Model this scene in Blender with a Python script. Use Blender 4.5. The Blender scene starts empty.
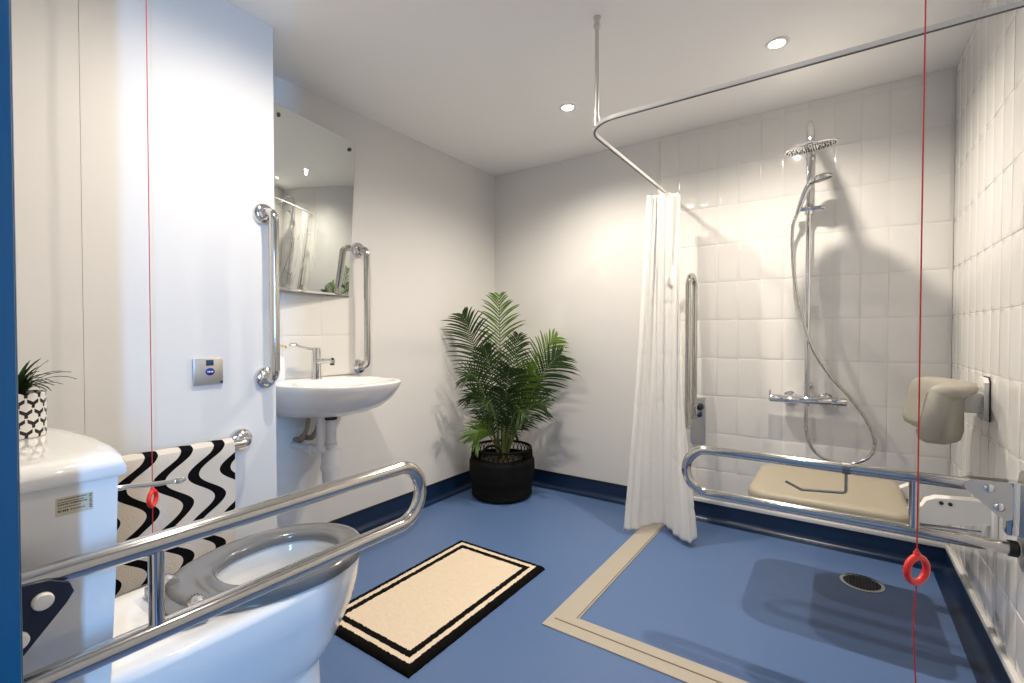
import bpy, bmesh, math, random
from mathutils import Vector, Matrix
random.seed(7)
PI = math.pi
sc = bpy.context.scene
COL = sc.collection

# ------------------------------------------------------------------ dimensions (metres)
XL, XR = -2.128, 0.412          # left wall, tiled right wall
XD, YD = -1.80, 0.988           # face and end of the boxed-in duct beside the toilet
YN, YB = 0.09, 2.85             # wall with the door, back wall
ZC, ZS = 2.24, 0.098            # ceiling, top of the coved skirting
EYE = 1.06

# ------------------------------------------------------------------ materials
def new_mat(name):
    m = bpy.data.materials.new(name); m.use_nodes = True
    nt = m.node_tree
    return m, nt, nt.nodes['Principled BSDF']

def srgb(r, g, b):
    f = lambda c: (c/255/12.92) if c/255 <= .04045 else ((c/255+.055)/1.055)**2.4
    return (f(r), f(g), f(b), 1)

def simple(name, col, rough=.5, metal=0, noise=0, nscale=60, bump=0, bscale=200, coat=0, spec=.5):
    m, nt, b = new_mat(name)
    b.inputs['Base Color'].default_value = col
    b.inputs['Roughness'].default_value = rough
    b.inputs['Metallic'].default_value = metal
    b.inputs['Specular IOR Level'].default_value = spec
    if coat: b.inputs['Coat Weight'].default_value = coat; b.inputs['Coat Roughness'].default_value = .05
    if noise or bump:
        tc = nt.nodes.new('ShaderNodeTexCoord')
    if noise:
        n = nt.nodes.new('ShaderNodeTexNoise'); n.inputs['Scale'].default_value = nscale
        n.inputs['Detail'].default_value = 4
        nt.links.new(tc.outputs['Object'], n.inputs['Vector'])
        mx = nt.nodes.new('ShaderNodeMix'); mx.data_type = 'RGBA'
        mx.inputs['A'].default_value = [c*(1-noise) for c in col[:3]]+[1]
        mx.inputs['B'].default_value = [min(1, c*(1+noise)) for c in col[:3]]+[1]
        nt.links.new(n.outputs['Fac'], mx.inputs['Factor'])
        nt.links.new(mx.outputs['Result'], b.inputs['Base Color'])
    if bump:
        n = nt.nodes.new('ShaderNodeTexNoise'); n.inputs['Scale'].default_value = bscale
        nt.links.new(tc.outputs['Object'], n.inputs['Vector'])
        bp = nt.nodes.new('ShaderNodeBump'); bp.inputs['Strength'].default_value = bump
        bp.inputs['Distance'].default_value = .002
        nt.links.new(n.outputs['Fac'], bp.inputs['Height'])
        nt.links.new(bp.outputs['Normal'], b.inputs['Normal'])
    return m

M = {}
M['paint'] = simple('white_wall_paint', (.72, .71, .69, 1), .55, bump=.05, bscale=250, spec=.3)
M['ceiling'] = simple('white_ceiling_paint', (.90, .885, .86, 1), .7, spec=.2)
M['tile'] = simple('white_glazed_tile', (.73, .715, .685, 1), .10, bump=.10, bscale=14)
M['grout'] = simple('pale_grout', (.70, .68, .65, 1), .8)
M['floor'] = simple('blue_safety_vinyl', srgb(86, 112, 155), .34, noise=.10, nscale=350, bump=.03, bscale=500, spec=.45)
M['skirt'] = simple('blue_coved_vinyl', srgb(20, 41, 72), .30, noise=.06, nscale=350)
M['blackcap'] = simple('black_cap_strip', (.012, .012, .016, 1), .5)
M['whitecap'] = simple('white_cap_strip', (.72, .71, .68, 1), .4)
M['beigestrip'] = simple('beige_threshold_strip', srgb(174, 166, 152), .45, noise=.05, nscale=40)
M['stripline'] = simple('brown_strip_groove', srgb(120, 105, 90), .6)
M['chrome'] = simple('polished_chrome', (.72, .72, .72, 1), .06, 1)
M['steel'] = simple('polished_stainless_tube', (.61, .59, .56, 1), .13, 1)
M['brushed'] = simple('satin_steel_plate', (.68, .66, .62, 1), .36, 1)
M['darkmetal'] = simple('dark_metal', (.08, .08, .085, 1), .35, 1)
M['ceramic'] = simple('white_glazed_ceramic', (.84, .84, .83, 1), .10, coat=.5)
M['greyseat'] = simple('grey_gloss_plastic', srgb(106, 107, 108), .16, coat=.4)
M['beigeplastic'] = simple('beige_moulded_plastic', srgb(156, 148, 130), .45, bump=.02, bscale=400)
M['pad'] = simple('grey_foam_pad', srgb(152, 148, 137), .5)
M['whiteplastic'] = simple('white_plastic', (.78, .77, .73, 1), .35)
M['trapplastic'] = simple('white_waste_plastic', (.78, .79, .82, 1), .3)
M['navy'] = simple('navy_bracket_paint', srgb(24, 34, 58), .4)
M['red'] = simple('red_plastic', srgb(232, 36, 28), .3, coat=.3)
M['redcord'] = simple('red_cord', srgb(200, 45, 50), .6)
M['wicker'] = simple('black_woven_rattan', (.006, .006, .006, 1), .8, bump=.5, bscale=180, spec=.15)
M['blackpot'] = simple('black_inner_pot', (.006, .006, .006, 1), .7)
M['soil'] = simple('dark_soil', (.03, .02, .012, 1), .9, bump=.6, bscale=120)
M['bluepaint'] = simple('blue_gloss_door_paint', srgb(0, 78, 108), .35)
M['brass'] = simple('brass', (.75, .52, .20, 1), .25, 1)
M['braid'] = simple('braided_steel_hose', (.42, .34, .24, 1), .35, 1, bump=.6, bscale=900)
M['mirror'] = simple('mirror_glass', (.80, .84, .82, 1), .02, 1)
M['frost'] = simple('frosted_white_bottle', (.80, .81, .82, 1), .3)
M['stickerbase'] = simple('cream_label_paper', srgb(204, 197, 176), .5)
M['stickerink'] = simple('dark_label_print', srgb(84, 74, 50), .6)
M['plateblue'] = simple('blue_badge', srgb(24, 44, 140), .3)
M['sensor'] = simple('dark_sensor_window', srgb(30, 62, 92), .15)
M['badgewhite'] = simple('badge_white', (.85, .87, .9, 1), .4)
M['darkmetal2'] = simple('dull_steel_wire', (.30, .29, .27, 1), .3, 1)
M['rubber'] = simple('black_rubber', (.01, .01, .01, 1), .6)
M['water'] = simple('toilet_water', (.62, .62, .58, 1), .03)
M['gold'] = M['brass']

def leaf_mat(name, c1, c2):
    m, nt, b = new_mat(name)
    tc = nt.nodes.new('ShaderNodeTexCoord')
    n = nt.nodes.new('ShaderNodeTexNoise'); n.inputs['Scale'].default_value = 14
    nt.links.new(tc.outputs['Object'], n.inputs['Vector'])
    mx = nt.nodes.new('ShaderNodeMix'); mx.data_type = 'RGBA'
    mx.inputs['A'].default_value = c1; mx.inputs['B'].default_value = c2
    nt.links.new(n.outputs['Fac'], mx.inputs['Factor'])
    nt.links.new(mx.outputs['Result'], b.inputs['Base Color'])
    b.inputs['Roughness'].default_value = .45
    tr = nt.nodes.new('ShaderNodeBsdfTranslucent')
    nt.links.new(mx.outputs['Result'], tr.inputs['Color'])
    ms = nt.nodes.new('ShaderNodeMixShader'); ms.inputs['Fac'].default_value = .25
    nt.links.new(b.outputs[0], ms.inputs[1]); nt.links.new(tr.outputs[0], ms.inputs[2])
    nt.links.new(ms.outputs[0], nt.nodes['Material Output'].inputs['Surface'])
    return m
M['leafdark'] = leaf_mat('dark_green_palm_leaf', srgb(30, 52, 20), srgb(54, 80, 32))
M['leafbright'] = leaf_mat('bright_green_palm_leaf', srgb(66, 100, 30), srgb(104, 136, 44))
M['leafspike'] = leaf_mat('dark_green_grassy_leaf', srgb(30, 52, 22), srgb(58, 82, 40))
M['stemgreen'] = simple('green_palm_stem', srgb(98, 110, 52), .5)

def curtain_mat():
    m, nt, b = new_mat('white_curtain_fabric')
    b.inputs['Base Color'].default_value = (.95, .945, .93, 1); b.inputs['Roughness'].default_value = .6
    b.inputs['Specular IOR Level'].default_value = .25
    tr = nt.nodes.new('ShaderNodeBsdfTranslucent'); tr.inputs['Color'].default_value = (.95, .945, .93, 1)
    ms = nt.nodes.new('ShaderNodeMixShader'); ms.inputs['Fac'].default_value = .5
    nt.links.new(b.outputs[0], ms.inputs[1]); nt.links.new(tr.outputs[0], ms.inputs[2])
    nt.links.new(ms.outputs[0], nt.nodes['Material Output'].inputs['Surface'])
    return m
M['curtain'] = curtain_mat()

def lamp_mat():
    m, nt, b = new_mat('lit_downlight_lens')
    b.inputs['Base Color'].default_value = (1, 1, 1, 1)
    b.inputs['Emission Color'].default_value = (1, .93, .82, 1)
    b.inputs['Emission Strength'].default_value = 30
    return m
M['lamp'] = lamp_mat()

def math_node(nt, op, a, b=None, c=None):
    n = nt.nodes.new('ShaderNodeMath'); n.operation = op
    for i, v in enumerate((a, b, c)):
        if v is None: continue
        if isinstance(v, (int, float)): n.inputs[i].default_value = v
        else: nt.links.new(v, n.inputs[i])
    return n.outputs[0]

def towel_mat():
    # black wavy vertical stripes on a cream terry towel; UV in metres (u along the rail, v down the cloth)
    m, nt, b = new_mat('cream_towel_black_waves')
    uv = nt.nodes.new('ShaderNodeUVMap'); sp = nt.nodes.new('ShaderNodeSeparateXYZ')
    nt.links.new(uv.outputs[0], sp.inputs[0])
    u, v = sp.outputs[0], sp.outputs[1]
    s = math_node(nt, 'SINE', math_node(nt, 'MULTIPLY_ADD', v, 2*PI/.168, 3.75))
    x = math_node(nt, 'MULTIPLY_ADD', s, .040, u)
    fr = math_node(nt, 'FRACT', math_node(nt, 'MULTIPLY_ADD', x, 1/.095, 10.13))
    d = math_node(nt, 'ABSOLUTE', math_node(nt, 'SUBTRACT', fr, .5))
    fac = math_node(nt, 'LESS_THAN', d, .178)
    tc = nt.nodes.new('ShaderNodeTexCoord')
    n = nt.nodes.new('ShaderNodeTexNoise'); n.inputs['Scale'].default_value = 220
    nt.links.new(tc.outputs['Object'], n.inputs['Vector'])
    mx = nt.nodes.new('ShaderNodeMix'); mx.data_type = 'RGBA'
    mx.inputs['A'].default_value = srgb(214, 204, 190); mx.inputs['B'].default_value = srgb(14, 13, 15)
    nt.links.new(fac, mx.inputs['Factor']); nt.links.new(mx.outputs['Result'], b.inputs['Base Color'])
    b.inputs['Roughness'].default_value = .95; b.inputs['Specular IOR Level'].default_value = .1
    bp = nt.nodes.new('ShaderNodeBump'); bp.inputs['Strength'].default_value = .5; bp.inputs['Distance'].default_value = .003
    nt.links.new(n.outputs['Fac'], bp.inputs['Height']); nt.links.new(bp.outputs['Normal'], b.inputs['Normal'])
    return m
M['towel'] = towel_mat()

def fluffy(name, col, noise=.08):
    return simple(name, col, .95, noise=noise, nscale=90, bump=.9, bscale=260, spec=.1)
M['matcream'] = fluffy('cream_tufted_pile', srgb(220, 204, 182))
M['matblack'] = fluffy('black_tufted_pile', srgb(14, 13, 12), .3)

def potpattern_mat():
    # black three-armed motif printed on a white pot, UV in metres round the pot
    m, nt, b = new_mat('white_pot_black_motif')
    uv = nt.nodes.new('ShaderNodeUVMap'); sp = nt.nodes.new('ShaderNodeSeparateXYZ')
    nt.links.new(uv.outputs[0], sp.inputs[0])
    P = .0235
    row = math_node(nt, 'FLOOR', math_node(nt, 'MULTIPLY', sp.outputs[1], 1/(P*.8)))
    off = math_node(nt, 'MULTIPLY', math_node(nt, 'MODULO', row, 2.0), .5)
    fx = math_node(nt, 'SUBTRACT', math_node(nt, 'FRACT', math_node(nt, 'MULTIPLY_ADD', sp.outputs[0], 1/P, off)), .5)
    fy = math_node(nt, 'SUBTRACT', math_node(nt, 'FRACT', math_node(nt, 'MULTIPLY', sp.outputs[1], 1/(P*.8))), .45)
    ax = math_node(nt, 'ABSOLUTE', fx)
    # upper two arms of the motif
    d1 = math_node(nt, 'ABSOLUTE', math_node(nt, 'SUBTRACT', math_node(nt, 'MULTIPLY', ax, .75), fy))
    c1 = math_node(nt, 'MULTIPLY', math_node(nt, 'LESS_THAN', d1, .19), math_node(nt, 'LESS_THAN', ax, .42))
    # stem
    c2 = math_node(nt, 'MULTIPLY', math_node(nt, 'LESS_THAN', ax, .12), math_node(nt, 'MULTIPLY', math_node(nt, 'LESS_THAN', fy, .05), math_node(nt, 'GREATER_THAN', fy, -.40)))
    fac = math_node(nt, 'MAXIMUM', c1, c2)
    mx = nt.nodes.new('ShaderNodeMix'); mx.data_type = 'RGBA'
    mx.inputs['A'].default_value = srgb(236, 232, 226); mx.inputs['B'].default_value = srgb(18, 17, 18)
    nt.links.new(fac, mx.inputs['Factor']); nt.links.new(mx.outputs['Result'], b.inputs['Base Color'])
    b.inputs['Roughness'].default_value = .35
    return m
M['potpattern'] = potpattern_mat()

# ------------------------------------------------------------------ mesh helpers (all in world metres)
def BM(): return bmesh.new()

def box(bm, x0, x1, y0, y1, z0, z1, bev=0, seg=2):
    r = bmesh.ops.create_cube(bm, size=1)
    for v in r['verts']:
        v.co = Vector(((x0+x1)/2+v.co.x*(x1-x0), (y0+y1)/2+v.co.y*(y1-y0), (z0+z1)/2+v.co.z*(z1-z0)))
    if bev:
        es = {e for v in r['verts'] for e in v.link_edges}
        bmesh.ops.bevel(bm, geom=list(es), offset=bev, segments=seg, affect='EDGES', profile=.5)
    return bm

def fillet(pts, r, n=8):
    pts = [Vector(p) for p in pts]; out = [pts[0]]
    for i in range(1, len(pts)-1):
        a, b, c = pts[i-1], pts[i], pts[i+1]
        u, w = (a-b).normalized(), (c-b).normalized()
        ang = u.angle(w)
        rr = r[i] if isinstance(r, dict) and i in r else (r if not isinstance(r, dict) else 0)
        if rr <= 0 or ang > PI-.01: out.append(b); continue
        d = min(rr/math.tan(ang/2), (a-b).length*.499, (c-b).length*.499)
        rr = d*math.tan(ang/2)
        cen = b+(u+w).normalized()*(rr/math.sin(ang/2))
        p0, p1 = b+u*d-cen, b+w*d-cen
        tot = p0.angle(p1); axis = p0.cross(p1).normalized()
        for k in range(n+1):
            out.append(cen+Matrix.Rotation(tot*k/n, 3, axis) @ p0)
    out.append(pts[-1]); return out

def smooth_path(pts, n=8):
    # Catmull-Rom through the points
    P = [Vector(p) for p in pts]; P = [2*P[0]-P[1]]+P+[2*P[-1]-P[-2]]; out = []
    for i in range(1, len(P)-2):
        for k in range(n):
            t = k/n
            out.append(.5*((2*P[i])+(-P[i-1]+P[i+1])*t+(2*P[i-1]-5*P[i]+4*P[i+1]-P[i+2])*t*t+(-P[i-1]+3*P[i]-3*P[i+1]+P[i+2])*t**3))
    out.append(P[-2]); return out

def tube(bm, path, r, n=14, cap=True, closed=False):
    path = [Vector(p) for p in path]
    q = [path[0]]
    for p in path[1:]:
        if (p-q[-1]).length > 1e-5: q.append(p)
    path = q; N = len(path)
    rad = r if callable(r) else (lambda t: r)
    T = []
    for i in range(N):
        if closed: d = path[(i+1) % N]-path[i-1]
        else: d = path[min(i+1, N-1)]-path[max(i-1, 0)]
        T.append(d.normalized())
    ref = Vector((0, 0, 1)) if abs(T[0].z) < .9 else Vector((1, 0, 0))
    nrm = (ref-T[0]*ref.dot(T[0])).normalized(); rings = []
    for i in range(N):
        nrm = (nrm-T[i]*nrm.dot(T[i])).normalized(); bn = T[i].cross(nrm)
        R = rad(i/max(1, N-1))
        rings.append([bm.verts.new(path[i]+(nrm*math.cos(2*PI*k/n)+bn*math.sin(2*PI*k/n))*R) for k in range(n)])
    last = N if closed else N-1
    for i in range(last):
        a, b = rings[i], rings[(i+1) % N]
        for k in range(n): bm.faces.new((a[k], a[(k+1) % n], b[(k+1) % n], b[k]))
    if cap and not closed:
        bm.faces.new(rings[0][::-1]); bm.faces.new(rings[-1])
    return bm

def loft(bm, rings, cap0=True, cap1=True, closed=True):
    vs = [[bm.verts.new(p) for p in r] for r in rings]; n = len(vs[0])
    for a, b in zip(vs, vs[1:]):
        for k in range(n if closed else n-1):
            bm.faces.new((a[k], a[(k+1) % n], b[(k+1) % n], b[k]))
    if cap0: bm.faces.new(vs[0][::-1])
    if cap1: bm.faces.new(vs[-1])
    return vs

def lathe(bm, prof, c, axis='z', n=32, cap0=True, cap1=True):
    # prof: list of (radius, offset along axis) from centre c
    c = Vector(c); rings = []
    ax = {'x': (Vector((0, 1, 0)), Vector((0, 0, 1)), Vector((1, 0, 0))), 'y': (Vector((0, 0, 1)), Vector((1, 0, 0)), Vector((0, 1, 0))),
          'z': (Vector((1, 0, 0)), Vector((0, 1, 0)), Vector((0, 0, 1)))}[axis] if isinstance(axis, str) else axis
    for r, h in prof:
        rings.append([c+ax[2]*h+(ax[0]*math.cos(2*PI*k/n)+ax[1]*math.sin(2*PI*k/n))*max(r, 1e-4) for k in range(n)])
    return loft(bm, rings, cap0, cap1)

def frame_of(d):
    d = Vector(d).normalized(); ref = Vector((0, 0, 1)) if abs(d.z) < .9 else Vector((1, 0, 0))
    a = d.cross(ref).normalized(); return (a, d.cross(a)*-1 if False else a.cross(d)*-1, d)

def prism(bm, pts2, plane, lo, hi, bev=0):
    # pts2: outline; plane 'x': (y,z) extruded along x, 'y': (x,z) along y, 'z': (x,y) along z
    f = {'x': lambda p, t: (t, p[0], p[1]), 'y': lambda p, t: (p[0], t, p[1]), 'z': lambda p, t: (p[0], p[1], t)}[plane]
    before = set(bm.verts)
    loft(bm, [[Vector(f(p, lo)) for p in pts2], [Vector(f(p, hi)) for p in pts2]])
    if bev:
        new = [v for v in bm.verts if v not in before]
        es = {e for v in new for e in v.link_edges}
        es = [e for e in es if len(e.link_faces) == 2 and e.calc_face_angle(0) > .5]
        bmesh.ops.bevel(bm, geom=es, offset=bev, segments=2, affect='EDGES', profile=.5)

def ellipsoid(bm, c, rx, ry, rz, u=16, v=10):
    r = bmesh.ops.create_uvsphere(bm, u_segments=u, v_segments=v, radius=1)
    for w in r['verts']: w.co = Vector((c[0]+w.co.x*rx, c[1]+w.co.y*ry, c[2]+w.co.z*rz))

def mesh_obj(name, bm, mat, loc=(0, 0, 0), parent=None, smooth=True, angle=40, uvf=None):
    bmesh.ops.recalc_face_normals(bm, faces=bm.faces[:])
    loc = Vector(loc)
    if uvf:
        lay = bm.loops.layers.uv.new('UVMap')
        for f in bm.faces:
            for l in f.loops: l[lay].uv = uvf(l.vert.co)
    for v in bm.verts: v.co -= loc
    me = bpy.data.meshes.new(name); bm.to_mesh(me); bm.free()
    for m in (mat if isinstance(mat, (list, tuple)) else [mat]): me.materials.append(m)
    if smooth:
        me.polygons.foreach_set('use_smooth', [True]*len(me.polygons))
        me.set_sharp_from_angle(angle=math.radians(angle))
    o = bpy.data.objects.new(name, me); COL.objects.link(o)
    if parent: o.parent = parent
    else: o.location = loc
    return o

class Thing:
    def __init__(s, name, label, cat, loc, group=None):
        s.o = bpy.data.objects.new(name, None); COL.objects.link(s.o)
        s.o.location = loc; s.loc = Vector(loc); s.o.empty_display_size = .05
        s.o['label'] = label; s.o['category'] = cat
        if group: s.o['group'] = group
    def part(s, name, bm, mat, label=None, parent=None, **k):
        o = mesh_obj(name, bm, mat, s.loc, parent or s.o, **k)
        if label: o['label'] = label
        return o

def solo(name, bm, mat, label, cat, loc=(0, 0, 0), group=None, **k):
    o = mesh_obj(name, bm, mat, loc, **k); o['label'] = label; o['category'] = cat
    if group: o['group'] = group
    return o

def struct(name, bm, mat, **k):
    o = mesh_obj(name, bm, mat, **k); o['kind'] = 'structure'; return o

# ------------------------------------------------------------------ room shell
b = BM(); box(b, XL-.1, 2.2, -1.6, YB+.1, -.1, 0); struct('floor', b, M['floor'], smooth=False)
b = BM(); box(b, XL-.1, XR+.11, YN-.12, YB+.1, ZC, ZC+.1); struct('ceiling', b, M['ceiling'], smooth=False)
b = BM(); box(b, XL-.1, XL, YN, YB+.1, 0, ZC); struct('wall_left', b, M['paint'], smooth=False)
b = BM(); box(b, XL, XR+.11, YB, YB+.1, 0, ZC); struct('wall_back', b, M['paint'], smooth=False)
b = BM(); box(b, XR+.008, XR+.11, YN, YB, 0, ZC); struct('wall_right', b, M['paint'], smooth=False)
# wall with the doorway the photograph is taken from
DX0, DX1, DH = -.62, .36, 2.06
b = BM()
box(b, XL-.1, DX0-.02, YN-.12, YN, 0, ZC); box(b, DX1+.02, XR+.11, YN-.12, YN, 0, ZC); box(b, DX0-.02, DX1+.02, YN-.12, YN, DH+.02, ZC)
struct('wall_near', b, M['paint'], smooth=False)
b = BM()
for x0, x1 in ((DX0-.02, DX0), (DX1, DX1+.02)): box(b, x0, x1, YN-.13, YN+.008, 0, DH, .002)
box(b, DX0-.02, DX1+.02, YN-.13, YN+.008, DH, DH+.02, .002)
for x0, x1 in ((DX0-.065, DX0-.005), (DX1+.005, min(XR, DX1+.065))): box(b, x0, x1, YN-.001, YN+.010, 0, DH+.06, .003)
box(b, DX0-.065, min(XR, DX1+.065), YN-.001, YN+.010, DH+.005, DH+.065, .003)
for x0, x1 in ((DX0, DX0+.012), (DX1-.012, DX1)): box(b, x0, x1, YN-.06, YN-.025, 0, DH, .002)
struct('door_1', b, M['bluepaint'])
# boxed duct beside the toilet: two flush panels with a hairline joint
b = BM()
box(b, XL, XD-.004, YN, YD, 0, ZC); box(b, XD-.004, XD, YN, .4203, 0, ZC); box(b, XD-.004, XD, .4213, YD, 0, ZC)
struct('wall_duct', b, M['paint'], smooth=False)

# coved vinyl skirting
def cove(name, axis, wall, sgn, a0, a1, mat):
    R = .032; t = .005
    pr = [(0, 0), (0, ZS), (t, ZS)]+[(t+R-R*math.cos(k*PI/16), R-R*math.sin(k*PI/16)+.001) for k in range(9)]+[(t+R+.02, 0)]
    bm = BM()
    if axis == 'y': rings = [[Vector((wall+sgn*p, a, z)) for p, z in pr] for a in (a0, a1)]
    else: rings = [[Vector((a, wall+sgn*p, z)) for p, z in pr] for a in (a0, a1)]
    loft(bm, rings); struct(name, bm, mat, angle=50)
cove('baseboard_left', 'y', XL, 1, YD, YB, M['skirt'])
cove('baseboard_back', 'x', YB, -1, XL, XR, M['skirt'])
cove('baseboard_right', 'y', XR, -1, YN, YB, M['skirt'])
cove('baseboard_duct', 'y', XD, 1, YN, YD, M['skirt'])
b = BM()
box(b, XL, XL+.008, YD, YB, ZS, ZS+.008); box(b, XL, -.893, YB-.008, YB, ZS, ZS+.008); box(b, XD, XD+.008, YN, YD, ZS, ZS+.008)
struct('trim_1', b, M['blackcap'], smooth=False)

# glazed wall tiles with cushioned edges
def tiles(name, axis, face, sgn, u0, nu, pu, z0, nz, pz, umax=None, zmin=None, zmax=None, th=.008):
    bm = BM(); g = .0008
    def P(u, z, h):
        return Vector((u, face+sgn*h, z)) if axis == 'x' else Vector((face+sgn*h, u, z))
    for i in range(nu):
        for j in range(nz):
            a0, a1 = u0+i*pu+g, u0+(i+1)*pu-g; c0, c1 = z0+j*pz+g, z0+(j+1)*pz-g
            if umax is not None: a1 = min(a1, umax)
            if zmax is not None: c1 = min(c1, zmax)
            if zmin is not None: c0 = max(c0, zmin)
            if a1-a0 < .02 or c1-c0 < .02: continue
            tx, tz = random.gauss(0, .0005), random.gauss(0, .0004)
            rings = []
            for ins, h in ((0, .003), (.0006, th*.76), (.004, th*.88), (.010, th*.96), (.020, th)):
                ins = min(ins, (a1-a0)*.45, (c1-c0)*.45)
                r = []
                for uu, zz in ((a0+ins, c0+ins), (a1-ins, c0+ins), (a1-ins, c1-ins), (a0+ins, c1-ins)):
                    r.append(P(uu, zz, h+tx*(uu-(a0+a1)/2)/pu*2+tz*(zz-(c0+c1)/2)/pz*2))
                rings.append(r)
            loft(bm, rings, cap0=False)
    g0 = len(bm.faces)
    ue = umax if umax is not None else u0+nu*pu
    q = [P(u0, zmin or z0, .0052), P(ue, zmin or z0, .0052), P(ue, zmax or z0+nz*pz, .0052), P(u0, zmax or z0+nz*pz, .0052)]
    vs = [bm.verts.new(p) for p in q]; f = bm.faces.new(vs)
    # solid grout bed
    ret = bmesh.ops.extrude_face_region(bm, geom=[f])
    off = Vector((0, -sgn*.0052, 0)) if axis == 'x' else Vector((-sgn*.0052, 0, 0))
    for e in ret['geom']:
        if isinstance(e, bmesh.types.BMVert): e.co += off
    bm.faces.ensure_lookup_table()
    for k in range(g0, len(bm.faces)): bm.faces[k].material_index = 1
    return struct(name, bm, [M['tile'], M['grout']], angle=60)
PU, PZ = .1077, .2125
tiles('wall_tiles_back', 'x', YB, -1, -.888, 13, PU, .0772, 11, PZ, umax=XR, zmin=ZS+.022, zmax=ZC)
tiles('wall_tiles_right', 'y', XR+.008, -1, YB-.008-17*PU, 17, PU, .0772, 11, PZ, zmin=ZS+.022, zmax=ZC)
tiles('wall_tiles_basin', 'y', XL, 1, 1.6-4*.2025-.0, 4, .2025, .852, 2, .2025, umax=1.598)
b = BM(); box(b, -.888, XR, YB-.012, YB, ZS, ZS+.022, .003); box(b, XR-.012, XR+.008, 1.0, YB, ZS, ZS+.022, .003)
struct('trim_2', b, M['whitecap'])
b = BM(); box(b, -.893, -.886, YB-.010, YB, ZS+.02, ZC, .002); struct('trim_3', b, M['whitecap'])

# beige collapsible threshold strip round the shower floor
b = BM()
def strip(bm, inset0, inset1, z):
    o0, o1 = -.883+inset0, -.883+inset1; y0, y1 = 1.469+inset0*1.07, 1.469+inset1*1.07
    lo = [(o0, YB-.05), (o0, y0), (XR-.03, y0), (XR-.03, y1), (o1, y1), (o1, YB-.05)]
    loft(bm, [[Vector((x, y, -.001)) for x, y in lo], [Vector((x, y, z)) for x, y in lo]])
strip(b, 0, .098, .004)
struct('trim_4', b, M['beigestrip'], smooth=False)
b = BM(); box(b, -.86, XR-.03, 1.522, 1.527, .003, .0055); box(b, -.794, -.7905, 1.57, YB-.06, .003, .0055)
struct('trim_5', b, M['stripline'], smooth=False)
# access hatch under the basin
b = BM(); box(b, XL-.001, XL+.004, 1.16, 1.385, .395, .62, .002)
solo('access_hatch', b, M['paint'], 'flat square white access hatch in the wall under the basin', 'hatch', (XL, 1.27, .395))

# ------------------------------------------------------------------ downlights
def downlight(x, y, label, k=1.0, cone=154):
    t = Thing('downlight', label, 'ceiling light', (x, y, ZC), 'recessed ceiling downlights')
    bm = BM(); lathe(bm, [(.028, -.001), (.030, -.006), (.036, -.008), (.042, -.006), (.044, -.001)], (x, y, ZC), n=36, cap0=False, cap1=False)
    t.part('bezel', bm, M['whiteplastic'])
    bm = BM(); lathe(bm, [(.028, -.0008), (.027, -.0035), (.018, -.005)], (x, y, ZC), n=32)
    t.part('lens', bm, M['lamp'], 'glowing lens')
    L = bpy.data.lights.new('downlight_beam', 'SPOT'); L.energy = POW*k; L.color = (1, .89, .76)
    L.spot_size = math.radians(cone); L.spot_blend = 1.0; L.shadow_soft_size = .022
    lo = bpy.data.objects.new('downlight_beam', L); COL.objects.link(lo); lo.location = (x, y, ZC-.035)
POW = 80
downlight(-1.169, 2.2, 'round lit downlight over the open floor, left of the curtain rod', 1.0)
downlight(-.218, 2.2, 'round lit downlight above the shower, right of the curtain rod')
downlight(-1.169, .85, 'round lit downlight almost above the toilet, out of frame overhead', .80, 174)
downlight(-.218, .85, 'round lit downlight nearest the doorway, out of frame overhead', .15)

# ------------------------------------------------------------------ toilet
TX = -1.16
def egg(cx, yb, yf, hw, z, n=48, sq=4.0, front=1.15, hwb=None):
    ym = yf-front*hw; hwb = hwb or hw; pts = []
    for k in range(n):
        a = 2*PI*k/n; c, s = math.cos(a), math.sin(a)
        if s >= 0: pts.append(Vector((cx+hw*c, ym+(yf-ym)*s, z)))
        else:
            e = 2/sq
            w = hw+(hwb-hw)*min(1, abs(s))
            pts.append(Vector((cx+w*math.copysign(abs(c)**e, c), ym-(ym-yb)*abs(s)**e, z)))
    return pts
toilet = Thing('toilet', 'white close-coupled toilet with a grey seat and tall cistern beside the boxed wall', 'toilet', (TX, .45, 0))
bm = BM()
rings = [egg(TX, .13, .748, .108, 0), egg(TX, .13, .748, .108, .012), egg(TX, .15, .742, .098, .03), egg(TX, .15, .738, .090, .17), egg(TX, .15, .736, .090, .215), egg(TX, .15, .738, .091, .228),
         egg(TX, .15, .752, .104, .240, front=1.3), egg(TX, .15, .775, .118, .262, front=1.35), egg(TX, .14, .805, .136, .305, front=1.4), egg(TX, .12, .832, .154, .36, front=1.4), egg(TX, .11, .846, .168, .415, front=1.35), egg(TX, .11, .849, .173, .46, front=1.3), egg(TX, .112, .846, .169, .472, front=1.3),
         egg(TX, .125, .836, .158, .476, front=1.3),
         egg(TX, .475, .805, .128, .476, sq=2.4), egg(TX, .482, .798, .121, .468, sq=2.3), egg(TX, .485, .795, .120, .44, sq=2.2), egg(TX, .495, .775, .108, .38, sq=2.1), egg(TX, .51, .74, .085, .33, sq=2), egg(TX, .53, .70, .06, .30, sq=2)]
loft(bm, rings, True, True); toilet.part('pan', bm, M['ceramic'], angle=60)
bm = BM(); loft(bm, [egg(TX, .505, .755, .093, .350, sq=2), egg(TX, .505, .755, .093, .352, sq=2)]); toilet.part('water', bm, M['water'])
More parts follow.
